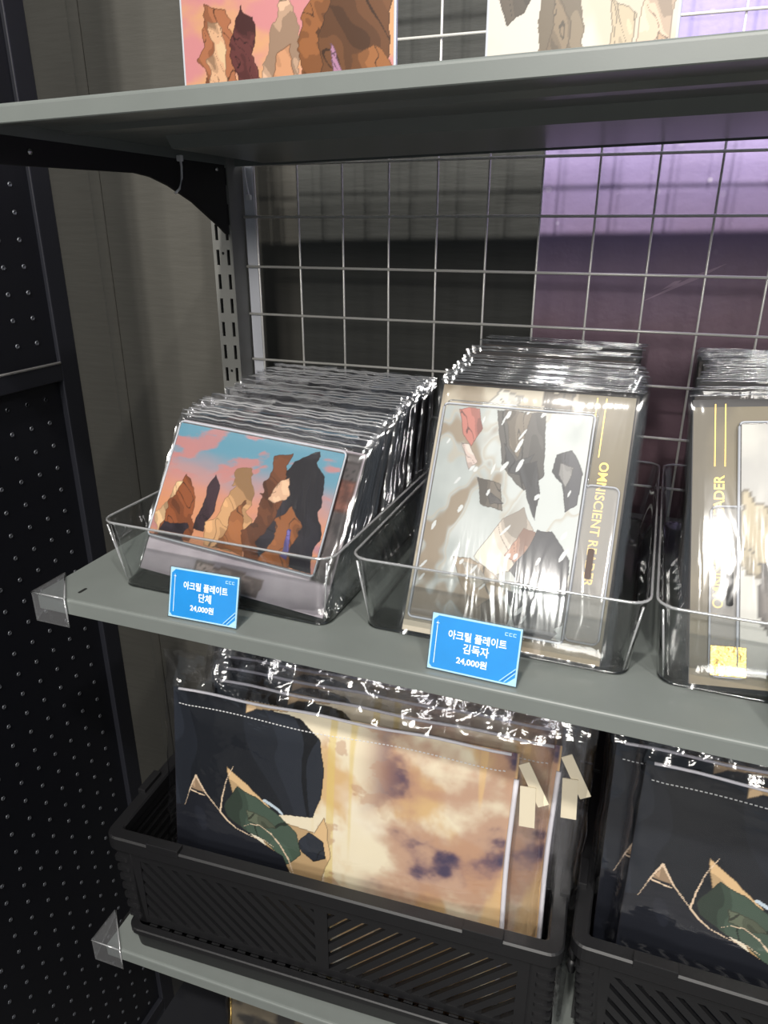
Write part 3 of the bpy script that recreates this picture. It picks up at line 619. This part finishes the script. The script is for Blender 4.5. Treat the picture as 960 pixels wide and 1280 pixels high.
# ================================================================== DISPLAY PLATES ON THE TOP SHELF
def display_plate(xc, y, wd, ht, fn, label, nx, ny, z):
    root = empty('display_plate', P(xc, y, z), (-rad(4), -rad(1.05), 0))
    MB().box((-wd/2, 0.15, 0), (wd/2, 3.2, ht)).build('acrylic_slab', 'edge', root, bevel=0.5)
    link('printed_face', grid_sheet('printed_face', wd-3, ht-2, fn, nx, ny, z0=1, bright=0.6), root)
    MB().box((-wd*0.3, -14, 0), (wd*0.3, 20, 2)).build('stand_foot', 'stand', root, bevel=0.5)
    tag(root, label, 'display plate')
display_plate(174, -258, 150, 102, art_board_warm, 'landscape display plate in warm brown print on the topmost shelf', 260, 180, 12.1)
display_plate(354.5, -250, 106, 152, art_board_cream, 'portrait display plate in cream print on the topmost shelf', 180, 260, 15.4)

# ================================================================== CLEAR BINS
def bin_mesh():
    W, L, h = 182, 286, 58; fl = 7
    def lp(e, z, r): return rrect(-W/2-e, -e, W/2+e, L+e, r, z)
    mb = MB()
    loops = [lp(-2.0, 0, 9), lp(-0.5, 0.5, 10.5), lp(0.0, 2.2, 11), lp(fl-1.2, h-4, 12), lp(fl, h-1.6, 12.5), lp(fl+0.5, h-0.5, 13), lp(fl-0.3, h, 12.3), lp(fl-1.9, h-0.8, 11), lp(fl-3.0, h-4, 10.5), lp(-2.2, 4.2, 9), lp(-4, 3.2, 8)]
    mb.loft(loops, True, True)
    return mb.mesh('clear_bin', 'acrylic', smooth=True)
bm_ = bin_mesh()
for xc, yf, rz, lab in ((130.5, -318, -1.2, 'clear acrylic bin at the left end of the middle shelf'), (336.5, -309, 0, 'clear acrylic bin in the centre of the middle shelf'), (536, -308, 0, 'clear acrylic bin cut off by the right edge of the photo')):
    root = empty('clear_bin', P(xc, yf, -328), (0, 0, rad(rz)))
    link('bin_body', bm_, root)
    rim = MB(); lo = rrect(-182/2-7, -7, 182/2+7, 286+7, 12.5, 57.6); lo.append(lo[0]); rim.tube(lo, 1.0, 6, caps=False)
    be = MB(); lo = rrect(-90, 1, 90, 285, 9.5, 1.4); lo.append(lo[0]); be.tube(lo, 1.3, 6, caps=False)
    link('base_edge', be.mesh('base_edge', 'baseclear', smooth=True), root)
    for sx in (-1, 1):
        MB().tube([(sx*87.5, 3.2, 4), (sx*94.2, -3.4, 54)], 0.8, 6).build('corner_glint', 'edgeglint', root, smooth=True)  # pale tubes stand in for reflections on the rounded corners
    link('rolled_rim', rim.mesh('rolled_rim', 'edgeglint', smooth=True), root)
    tag(root, lab, 'bin', 'clear acrylic bins on the middle shelf')

# ================================================================== WRAPPED PLATE PACKETS
plate_a = grid_sheet('plate_print', 146, 92, art_dusk, 300, 190)
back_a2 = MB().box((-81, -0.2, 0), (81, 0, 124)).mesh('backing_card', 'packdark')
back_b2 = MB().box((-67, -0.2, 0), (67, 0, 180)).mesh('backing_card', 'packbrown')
back_a = grid_sheet('backing_card', 162, 124, art_backing_mauve, 80, 60, bright=1.0)
plate_b = grid_sheet('plate_print', 103, 152, art_shards, 220, 320, bright=0.58)
back_b = grid_sheet('backing_card', 134, 180, art_backing_tall, 90, 110)
back_c = grid_sheet('backing_card', 134, 176, art_backing_olive, 60, 80)
plate_c = grid_sheet('plate_print', 103, 152, art_pale, 60, 90, bright=0.6)
slab_a = MB().box((-74, 0.2, 0), (74, 3.0, 95)).mesh('acrylic_slab', 'plateclear', bevel=0.6)
slab_b = MB().box((-53, 0.2, 0), (53, 3.0, 155)).mesh('acrylic_slab', 'plateclear', bevel=0.6)
bord_a = MB(); bord_b = MB()
def frame_tube(x0, x1, z0, z1, r): 
    L = [(p[0], -0.2, p[1]) for p in [(a, b) for a, b, _ in rrect(x0, z0, x1, z1, 3.0, 0, 3)]]; L.append(L[0])
    return MB().tube(L, r, 5, caps=False)
edge_a2 = frame_tube(-74, 74, 0, 95, 0.8).mesh('slab_edge', 'slabedge', smooth=True)
edge_b2 = frame_tube(-53, 53, 0, 155, 0.8).mesh('slab_edge', 'slabedge', smooth=True)
edge_a = frame_tube(-74, 74, 0, 95, 0.8).mesh('slab_edge', 'edge', smooth=True)
edge_b = frame_tube(-53, 53, 0, 155, 0.8).mesh('slab_edge', 'edge', smooth=True)
card_a = MB().box((-82, 0, 0), (82, 1.0, 124)).mesh('card_board', 'packdark')
card_b = MB().box((-67.5, 0, 0), (67.5, 1.0, 181)).mesh('card_board', 'packdark')
film_a = [film_mesh('film_sleeve', 171, 127, 5.2, 'film_crisp', 300+k, 8, 0.6, 44, 36, crisp=1.2) for k in range(4)]
film_b = [film_mesh('film_sleeve', 144, 184, 4.4, 'film_smooth', 320+k, 3, 0.15) for k in range(4)]
seal_a = MB().tube([(-84.5+k*169/24, 0.5*math.sin(k*1.7), 134+0.5*math.sin(k*2.3)) for k in range(25)], 0.75, 6).mesh('seal_edge', 'edgeglint', smooth=True)
seal_b = MB().tube([(-70.5+k*141/24, 0.25*math.sin(k*1.7), 186.5+0.25*math.sin(k*2.3)) for k in range(25)], 0.55, 6).mesh('seal_edge', 'slabedge', smooth=True)
film_front_a = film_mesh('film_sleeve', 171, 127, 6.0, 'film', 340, 5, 0.7)
film_front_b = film_mesh('film_sleeve', 144, 184, 6.0, 'film', 341, 5, 0.6)
MMB = MB
def packet(kind, front, fk):
    root = empty('plate_packet', (0, 0, 0))
    if kind == 'A':
        link('backing_card', back_a if front else back_a2, root, (-0*S, 1.2*S, 3*S))
        link('card_board', card_a, root, (0, 1.4*S, 3*S))
        pl = link('plate_print', plate_a, root, (-7*S, -2.2*S, 31.5*S)); 
        link('acrylic_slab', slab_a, root, (-7*S, -2.3*S, 30*S))
        link('slab_edge', edge_a if front else edge_a2, root, (-7*S, -2.0*S, 30*S))
        link('film_sleeve', film_front_a if front else film_a[fk % 4], root, (0, 0, 0))
        link('seal_edge', seal_a, root, (0, 0, -2.5*S if front else 0))
    else:
        sx = 1 if kind == 'B' else -1
        link('backing_card', (back_b if kind == 'B' else back_c) if front else back_b2, root, (-1*S, 1.2*S, 3*S))
        link('card_board', card_b, root, (-1*S, 1.4*S, 3*S))
        px = -11.5 if kind == 'B' else 11.5
        link('plate_print', plate_b if kind == 'B' else plate_c, root, (px*S, -2.2*S, 14.5*S))
        link('acrylic_slab', slab_b, root, (px*S, -2.3*S, 13*S))
        link('slab_edge', edge_b if front else edge_b2, root, (px*S, -2.0*S, 13*S))
        link('film_sleeve', film_front_b if front else film_b[fk % 4], root)
        link('seal_edge', seal_b, root)
        if front:
            tm = text_mesh('title_lettering', 'OMNISCIENT READER', 8.6, 'gold', 0.12, 0.04)
            wd = max(v.co.x for v in tm.vertices)-min(v.co.x for v in tm.vertices)
            tm.transform(Matrix.Diagonal((0.084/wd, 1, 1, 1)))
            ang = 90 if kind == 'B' else -90
            tx = 51 if kind == 'B' else -52
            tag(link('title_lettering', tm, root, (tx*S, 1.05*S, (95 if kind == 'B' else 92)*S), (0, rad(ang), 0)), 'gold capital lettering reading OMNISCIENT READER')
            for dx in (-3, 3): MB().box((tx-7*sx*(1 if kind == 'B' else 0)+dx-0.35, 1.0, 140), (tx-7*sx*(1 if kind == 'B' else 0)+dx+0.35, 1.15, 181)).build('gold_line', 'gold', root)
            sx0, sx1 = (41.5, 63.5) if kind == 'B' else (-57, -36)
            zz0, zz1 = (16, 120) if kind == 'B' else (9, 114)
            MB().prism([(a, b) for a, b, _ in rrect(sx0, zz0, sx1, zz1, 4, 0, 4)], 1, -2.1, 0.4).build('stand_base', 'frost', root, bevel=0.4, seg=1)
            Lr = [(a, -1.0, b) for a, b, _ in rrect(sx0, zz0, sx1, zz1, 4, 0, 4)]; Lr.append(Lr[0])
            MB().tube(Lr, 0.7, 5, caps=False).build('base_edge', 'edge', root, smooth=True)
            sl0, sl1 = (57.5, 77.5) if kind == 'B' else (52, 78)
            sxx = 51 if kind == 'B' else -46
            MB().prism([(a, b) for a, b, _ in rrect(sxx-2, sl0, sxx+2, sl1, 1.2, 0, 3)], 1, -2.4, -2.15).build('base_slot', 'slotbrown' if kind == 'B' else 'dark', root)
            if kind == 'C': MB().box((-56.5, -2.7, 9.5), (-36.5, -2.2, 27.5)).build('foil_sticker', 'goldfoil', root, bevel=0.2)
    return root
def place_packets(kind, n, xc, ybot, ytop_last, tilt0, tilt1, spin0, spin1, z, front_label, rest_label, group, gaps):
    protos = {}
    H = 131 if kind == 'A' else 187
    t = [0.0]
    for k in range(n-1): t.append(t[-1]+gaps(k))
    t = [q/t[-1] for q in t]
    y0t = ybot+H*math.sin(rad(tilt0))
    for k in range(n):
        fr = t[k]
        ti = tilt0+(tilt1-tilt0)*fr
        yt = y0t+(ytop_last-y0t)*fr
        yb = yt-H*math.sin(rad(ti))
        jx = 0 if k == 0 else rnd.uniform(-2.5, 2.5)
        sp = spin0+(spin1-spin0)*min(1, fr*2.2)+(0 if k == 0 else rnd.uniform(-0.7, 0.7))
        if k == 0: o = packet(kind, True, 0)
        elif k <= 4: o = packet(kind, False, k); protos[k] = o
        else: o = copy_tree(protos[1+(k % 4)])
        o.location = P(xc(fr)+jx, yb, z)
        o.rotation_mode = 'ZYX'
        Rm = Matrix.Rotation(-rad(ti), 4, 'X') @ Matrix.Rotation(rad(sp), 4, 'Y')
        o.rotation_mode = 'XYZ'; o.rotation_euler = Rm.to_euler('XYZ')
        lab = rest_label
        if k == 0: lab = front_label
        elif k == 1: lab = rest_label.replace('filed behind', 'filed directly behind')
        elif k == n-1: lab = rest_label.replace('filed behind the foremost one', 'rearmost of the file, nearest the wire grid,')
        else: lab = rest_label.replace('filed behind the foremost one', 'in the middle of the file')
        tag(o, lab, 'packet', group)
        dz = 0
        o.location.z += abs(math.sin(rad(sp)))*(85 if kind == 'A' else 72)*S*0.9
# gap pattern: tight clusters with a few looser places
place_packets('A', 24, lambda f: 136.5+1.5*f*3, -318, -78, 31.2, 9, 4.3, 1.0, -324, 'foremost film-wrapped landscape plate with dusk print in the left bin',
              'film-wrapped landscape plate filed behind the foremost one in the left bin', 'landscape plate packets in the left bin', lambda k: 2.2 if k in (3, 8, 14) else 1.0)
place_packets('B', 25, lambda f: 343.5-7*f, -314, -48, 30.2, 25, 0.0, 0.0, -324, 'foremost film-wrapped portrait plate with grey white print in the centre bin',
              'film-wrapped portrait plate filed behind the foremost one in the centre bin', 'portrait plate packets in the centre bin', lambda k: 0.62 if k < 14 else (3.0 if k in (17, 20) else 1.1))
place_packets('C', 22, lambda f: 531-3*f, -311, -52, 29, 25, -5.8, -1.5, -324, 'foremost film-wrapped pale plate on olive card in the right bin',
              'film-wrapped plate filed behind the foremost one in the right bin', 'plate packets in the right bin', lambda k: 2.6 if k in (0, 2) else 1.0)

# ================================================================== PRICE CARDS
def price_card(xc, y, wd, lines, label, rotz=0, ht=37.5):
    root = empty('price_card', P(xc, y, -328), (0, 0, rad(rotz)))
    t = rad(16)
    rot = (-t, 0, 0)
    st = MB(); st.box((-wd/2, 0, 0.1), (wd/2, 18, 1.3)); st.build('stand_foot', 'stand', root, bevel=0.4)
    MB().box((-wd/2, 0.6, 0.6), (wd/2, 1.8, ht+1.5)).build('stand_front', 'stand', root, (0, 0, 0), rot, bevel=0.4)
    MB().box((-wd/2, -1.0, 0.6), (wd/2, -0.4, ht+1.5)).build('stand_front', 'stand', root, (0, 0, 0), rot, bevel=0.2, seg=1)
    card = MB().box((-wd/2+0.8, -0.3, 1.2), (wd/2-0.8, 0.5, ht+0.6)).build('printed_card', 'paleblue', root, (0, 0, 0), rot)
    w2, z0, z1 = wd/2-1.9, 2.3, ht-0.6
    MB().prism([(-w2+2, z0), (w2-5, z0), (w2, z0+4.5), (w2, z1), (-w2+3, z1), (-w2, z1-3), (-w2, z0+2)], 1, -0.36, -0.31).build('blue_field', 'blue', card)
    for k in range(3):
        a = 2.0+k*1.5
        MB().prism([(w2-5-a*1.0, z0+0.4), (w2-4.3-a*1.0, z0+0.4), (w2-0.2, z0+5.2+a*0.9), (w2-0.2, z0+6.0+a*0.9)], 1, -0.40, -0.37).build('corner_stripe', 'paleblue' if k != 1 else 'blueink', card)
    MB().box((-w2+2.6, -0.42, z0+3), (-w2+3.0, -0.37, z1-4)).build('side_line', 'white', card)
    MB().prism([(-w2+1.5, z1-5), (-w2+2.6, z1-4.6), (-w2+2.8, z1-3), (-w2+3.0, z1-4.6), (-w2+4.1, z1-5), (-w2+3.0, z1-5.4), (-w2+2.8, z1-7), (-w2+2.6, z1-5.4)], 1, -0.42, -0.37).build('sparkle_mark', 'white', card)
    for k in range(3): MB().prism([(w2-9.5+k*2.6, z1-4.6), (w2-7.6+k*2.6, z1-4.6), (w2-7.6+k*2.6, z1-4.2), (w2-9.1+k*2.6, z1-4.2), (w2-9.1+k*2.6, z1-2.9), (w2-7.6+k*2.6, z1-2.9), (w2-7.6+k*2.6, z1-2.5), (w2-9.5+k*2.6, z1-2.5)], 1, -0.42, -0.37).build('corner_mark', 'paleblue', card)
    for body, size, zc, xo, target in lines:
        tm = text_mesh('price_lettering', body, size, 'white', 0.14, 0.03)
        xs = [v.co.x for v in tm.vertices]; w_ = max(xs)-min(xs); zs = [v.co.z for v in tm.vertices]
        tm.transform(Matrix.Translation((-(max(xs)+min(xs))/2, 0, -(max(zs)+min(zs))/2)))
        tm.transform(Matrix.Diagonal((target*S/w_, 1, 1, 1)))
        tag(link('price_lettering', tm, card, (xo*S, -0.42*S, zc*S)), 'white lettering reading ' + body)
    tag(root, label, 'price card', 'price cards along the middle shelf edge')
price_card(133.2, -345.5, 58, (('아크릴 플레이트', 6.4, 26.2, 1.5, 36.5), ('단체', 7.0, 18.6, 1.5, 10.5), ('24,000원', 5.4, 10.2, -0.5, 19.5)), 'small blue price card in a clear stand before the left bin', 1.5)
price_card(333.2, -344.5, 60, (('아크릴 플레이트', 6.4, 26.2, 1.5, 38), ('김독자', 7.0, 18.6, 1.5, 17), ('24,000원', 5.4, 10.2, -0.5, 20)), 'small blue price card in a clear stand before the centre bin', -1.5)
price_card(538.5, -340, 60, (), 'price card in a clear stand at the right edge of the photo')

# ================================================================== FOLDING CRATES
def clip_poly(poly, x0, x1, z0, z1):
    def clip(pts, inside, inter):
        out = []
        for i in range(len(pts)):
            a, b = pts[i], pts[(i+1) % len(pts)]
            if inside(a):
                out.append(a)
                if not inside(b): out.append(inter(a, b))
            elif inside(b): out.append(inter(a, b))
        return out
    def ix(x): return lambda a, b: (x, a[1]+(b[1]-a[1])*(x-a[0])/(b[0]-a[0]))
    def iz(z): return lambda a, b: (a[0]+(b[0]-a[0])*(z-a[1])/(b[1]-a[1]), z)
    for ins, it in ((lambda p: p[0] >= x0, ix(x0)), (lambda p: p[0] <= x1, ix(x1)), (lambda p: p[1] >= z0, iz(z0)), (lambda p: p[1] <= z1, iz(z1))):
        if not poly: return poly
        poly = clip(poly, ins, it)
    return poly
def crate(loc, rotz, label):
    """local origin: front-left-bottom corner of the rim footprint"""
    root = empty('folding_crate', loc, (0, 0, rotz))
    W, D, H = 410, 286, 130
    # rim
    rim = MB(); o0 = lambda e, z, r: rrect(e, e, W-e, D-e, r, z, 6)
    rim.loft([o0(1.2, H-16, 11), o0(0, H-14, 12), o0(0, H-1.5, 12), o0(1.5, H, 10.5), o0(11.5, H, 4), o0(13, H-1.5, 3), o0(13, H-11, 3), o0(7, H-11, 6), o0(7, H-16, 6), o0(1.2, H-16, 11)])
    rim.build('rim', 'crate', root)
    # base tray
    b = MB(); lo = lambda e, z, r: rrect(19+e, -2+e, W-7-e, D-6-e, r, z, 5)
    b.loft([lo(2, 0, 8), lo(0, 2, 9), lo(-2, 21, 10), lo(-5, 22, 12), lo(-5, 27, 12), lo(-4, 28, 11), lo(2, 28, 8), lo(4, 4, 7)], True, True)
    b.build('base_tray', 'crate', root)
    # corner posts with ribs
    for cx, cy, sx, sy in ((6, 4, 1, 1), (W-6, 4, -1, 1), (6, D-4, 1, -1), (W-6, D-4, -1, -1)):
        p = MB(); x0, x1 = sorted((cx, cx+sx*20)); y0, y1 = sorted((cy, cy+sy*12))
        p.loft([rrect(x0+o_, y0, x1+o_, y1, 4, z, 3) for z, o_ in ((26, 8*sx if sx > 0 else 0), (H-12, 0))], True, True)
        cp = p.build('corner_post', 'crate', root)
        for k in range(7):
            z = 32+k*11.2; o_ = max(0, 8*sx*(H-12-z)/(H-38))
            q = MB(); xa, xb = sorted((cx-sx*2.0, cx+sx*13)); ya, yb = sorted((cy-sy*1.6, cy+sy*9)); q.loft([rrect(xa+o_, ya, xb+o_, yb, 3, zz, 3) for zz in (z, z+4)], True, True)
            q.build('grip_rib', 'crate', cp)
    # front and back walls: rails, mullion, slats
    for side in (0, 1):
        yb0, yb1 = (4, 9) if side == 0 else (D-11, D-6)
        nm = 'front_wall' if side == 0 else 'rear_wall'
        fr = MB(); fr.box((24, yb0, 27), (W-24, yb1, 36)); fr.box((24, yb0, 104), (W-24, yb1, H-10)); fr.box((24, yb0, 36), (33, yb1, 104)); fr.box((W-33, yb0, 36), (W-24, yb1, 104))
        fr.box((W/2-6+5, yb0, 36), (W/2+6+5, yb1, 104))
        wall = fr.build(nm, 'crate', root)
        x0, xm0, xm1, x1, z0, z1 = 33, W/2-1, W/2+11, W-33, 36, 104
        pit, sw = 15.0, 9.3
        for pa, pb, d in ((x0, xm0, -1), (xm1, x1, 1)):
            k = -8
            while k < 22:
                xs = pa+k*pit
                dx = (z1-z0)*d*1.0
                poly = [(xs, z0), (xs+sw, z0), (xs+sw+dx, z1), (xs+dx, z1)]
                poly = clip_poly(poly, pa, pb, z0, z1)
                if len(poly) >= 3:
                    ar = abs(sum(poly[i][0]*poly[(i+1) % len(poly)][1]-poly[(i+1) % len(poly)][0]*poly[i][1] for i in range(len(poly))))/2
                    if ar > 8: MB().prism(poly, 1, yb0+0.6, yb1-0.6).build('slat', 'crate', wall)
                k += 1
        if side == 0:
            gr = MB()
            for k in range(26): gr.box((34+k*13.2, yb0-2.2, 22), (34+k*13.2+8, yb0-0.2, 26.5))
            tag(gr.build('foot_notches', 'crate', wall), kind='stuff')
            MB().box((26, yb0-1.6, H-19), (W-26, yb0, H-17)).build('rim_groove_lip', 'crate', wall)
    for xs0, xs1 in ((8, 13), (W-13, W-8)):
        fr = MB(); fr.box((xs0, 16, 27), (xs1, D-16, 36)); fr.box((xs0, 16, 112), (xs1, D-16, H-10)); fr.box((xs0, 16, 36), (xs1, 24, 112)); fr.box((xs0, D-24, 36), (xs1, D-16, 112)); fr.box((xs0, D/2-5, 36), (xs1, D/2+5, 112))
        wall = fr.build('side_wall', 'crate', root)
        bar = MB().box((xs0, 24, 0), (xs1, D-24, 6)).mesh('side_bar', 'crate')
        for k in range(6): link('side_bar', bar, wall, (0, 0, (41+k*12)*S))
    for xt in (62, W-62):
        MB().box((xt-16, -0.8, H-4), (xt+16, 8, H+4)).build('stacking_tab', 'crate', root, bevel=0.6)
    for yt in (70, D-70):
        for xa, xb in ((-0.8, 7), (W-7, W+0.8)):
            MB().box((xa, yt-14, H-4), (xb, yt+14, H+4)).build('stacking_tab', 'crate', root, bevel=0.6)
    for zz, yy in ((H-24, 14), (H-42, 16)):
        q = MB(); q.tube([(3.5, yy, zz-6), (2.0, yy, zz), (3.5, yy, zz+6)], 3.2, 8); q.build('hinge_knuckle', 'crate', root, smooth=True)
    tag(root, label, 'crate', 'black folding crates on the lower shelf')
    return root
cy1 = rad(3.4)
crate(P(2, -346, -704.6), cy1, 'black slatted folding crate nearer the pegboard on the lower shelf')
crate(P(414.5, -307, -704.6), rad(0.6), 'black slatted folding crate at the right edge of the photo')

# ================================================================== FABRIC POUCHES IN FILM
PW, PH = 305, 262
def pouch_y(u, v):
    e = np.minimum(np.minimum(u, 1-u)*PW, np.minimum(v, 1-v)*PH)
    return -(5.0*sstep(0, 30, e))-1.6*(vnoise(u, v, 4, 3, 401)-0.5)*sstep(0, 20, e)
pouch_me = grid_sheet('pouch_body', PW, PH, art_pouch, 420, 360, 'fabric', pouch_y, 5.0, bright=0.85)
stm = MB()
for k in range(86):
    x = -PW/2+6+k*(PW-14)/86.0
    z = PH-15+1.2*math.sin(k*0.13)
    yy = float(pouch_y(np.array([[(x+PW/2)/PW]]), np.array([[z/PH]]))[0, 0])
    stm.box((x, yy-0.5, z-0.35), (x+2.0, yy+0.1, z+0.35))
stitch_me = stm.mesh('stitching', 'stitch')
pip_me = MB().tube([(PW/2-1+2.5*math.sin(k*0.5)*0.4, -1.0, 4+k*(PH-26)/14) for k in range(15)], 2.1, 7).mesh('piping', 'piping', smooth=True)
def ribbon(mb, pts, wd, th=0.8):
    for (x0, y0, z0), (x1, y1, z1) in zip(pts[:-1], pts[1:]):
        d = Vector((x1-x0, 0, z1-z0)).normalized(); n = Vector((d.z, 0, -d.x))*wd/2
        mb.add([(x0-n.x, y0, z0-n.z), (x0+n.x, y0, z0+n.z), (x1+n.x, y1, z1+n.z), (x1-n.x, y1, z1-n.z), (x0-n.x, y0+th, z0-n.z), (x0+n.x, y0+th, z0+n.z), (x1+n.x, y1+th, z1+n.z), (x1-n.x, y1+th, z1-n.z)],
               [(0, 1, 2, 3), (7, 6, 5, 4), (0, 4, 5, 1), (1, 5, 6, 2), (2, 6, 7, 3), (3, 7, 4, 0)])
    return mb
tab_me = ribbon(ribbon(MB(), [(PW/2+4, -3.0, PH-6), (PW/2+22, -4.0, PH-38)], 9), [(PW/2+9, -5.0, PH-24), (PW/2+11, -6.0, PH-58)], 12).mesh('zip_ribbon', 'tab')
rim_top = MB().tube([(-PW/2+6+k*(PW-12)/20, -0.6, PH-1.0+0.8*math.sin(k*0.9)) for k in range(21)], 1.3, 6).mesh('top_seam', 'piping', smooth=True)
pfilm = [film_mesh('film_sleeve', PW+34, PH+4, 16, 'film_wrinkle', 420+k, 30, 3.0, 80, 60, x0=-PW/2-8, crisp=6.0) for k in range(3)]
def pouch(fk, tabs=True):
    root = empty('fabric_pouch', (0, 0, 0))
    body = link('pouch_body', pouch_me, root)
    link('stitching', stitch_me, body)
    link('top_seam', rim_top, body)
    tag(link('piping', pip_me, root), 'white piping down the side seam')
    if tabs: tag(link('zip_ribbon', tab_me, root), 'folded beige ribbon tab')
    link('film_sleeve', pfilm[fk % 3], root)
    return root
def put_pouch(o, x, y, z, tilt, rz, spin=0):
    o.location = P(x, y, z)
    Rm = Matrix.Rotation(rad(rz), 4, 'Z') @ Matrix.Rotation(-rad(tilt), 4, 'X') @ Matrix.Rotation(rad(spin), 4, 'Y')
    o.rotation_euler = Rm.to_euler('XYZ')
zb = -697.5
p0 = pouch(0); put_pouch(p0, 209, -318, zb, 8.5, 3.5); tag(p0, 'foremost film-wrapped dark and gold printed pouch in the left crate', 'pouch', 'printed pouches in the left crate')
pa = pouch(1)
seq = [(237, -299, 8.8, 0.4), (232, -279, 8.6, 0.2), (226, -259, 8.4, -0.3), (236, -240, 8.2, 0.3), (228, -221, 8, 0)]
for k, (x, y, ti, sp) in enumerate(seq):
    o = pa if k == 0 else copy_tree(pa)
    if k: o.children[-1].data = pfilm[1+(k % 2)]
    put_pouch(o, x, y, zb+1.5, ti, 3.5, sp)
    lab = ('film-wrapped pouch second from the front in the left crate, shifted to the right', 'film-wrapped pouch third from the front in the left crate', 'film-wrapped pouch fourth from the front in the left crate', 'film-wrapped pouch next to rearmost in the left crate', 'rearmost film-wrapped pouch in the left crate')[k]
    tag(o, lab, 'pouch', 'printed pouches in the left crate')
p1 = copy_tree(p0); put_pouch(p1, 600, -285, zb, 9, 0.6, 0.8); tag(p1, 'foremost film-wrapped dark printed pouch in the right crate', 'pouch', 'printed pouches in the right crate')
for k, (x, y, ti, sp) in enumerate([(584, -264, 8.8, -0.6), (586, -243, 8.5, 0.3), (592, -222, 8.3, 0), (588, -202, 8, 0.3)]):
    o = copy_tree(pa); o.children[-1].data = pfilm[1+(k % 2)]
    put_pouch(o, x, y, zb+1, ti, 0.6, sp)
    lab = ('film-wrapped pouch second from the front in the right crate, shifted left', 'film-wrapped pouch third from the front in the right crate', 'film-wrapped pouch next to rearmost in the right crate', 'rearmost film-wrapped pouch in the right crate')[k]
    tag(o, lab, 'pouch', 'printed pouches in the right crate')

# ================================================================== FOIL BAGS ON THE BASE SHELF
def foil_bag(x, y, rz, label):
    root = empty('foil_bag', P(x, y, -897.9), (-rad(8), 0, rad(rz)))
    link('film_sleeve', film_mesh('film_sleeve', 120, 86, 12, 'film_crisp', 500, 6, 2.0), root)
    link('gold_lining', grid_sheet('gold_lining', 104, 80, lambda u, v: mixc(np.broadcast_to(C3(120, 110, 92), u.shape+(3,)), C3(52, 50, 48), sstep(.4, .6, fbm(u, v, 5, 505))), 30, 24, 'print', lambda u, v: 2*(vnoise(u, v, 5, 4, 506)-.5), 2.0, z0=2), root)
    MB().tube([(-55, -1, 4), (-54, -1, 76), (-46, -1, 82), (-30, -1, 84)], 2.4, 7).build('gold_trim', 'goldfoil', root, smooth=True)
    tag(root, label, 'bag')
foil_bag(134, -300, 0, 'clear bag with gold trim on the base shelf, peeping from under the lower shelf')
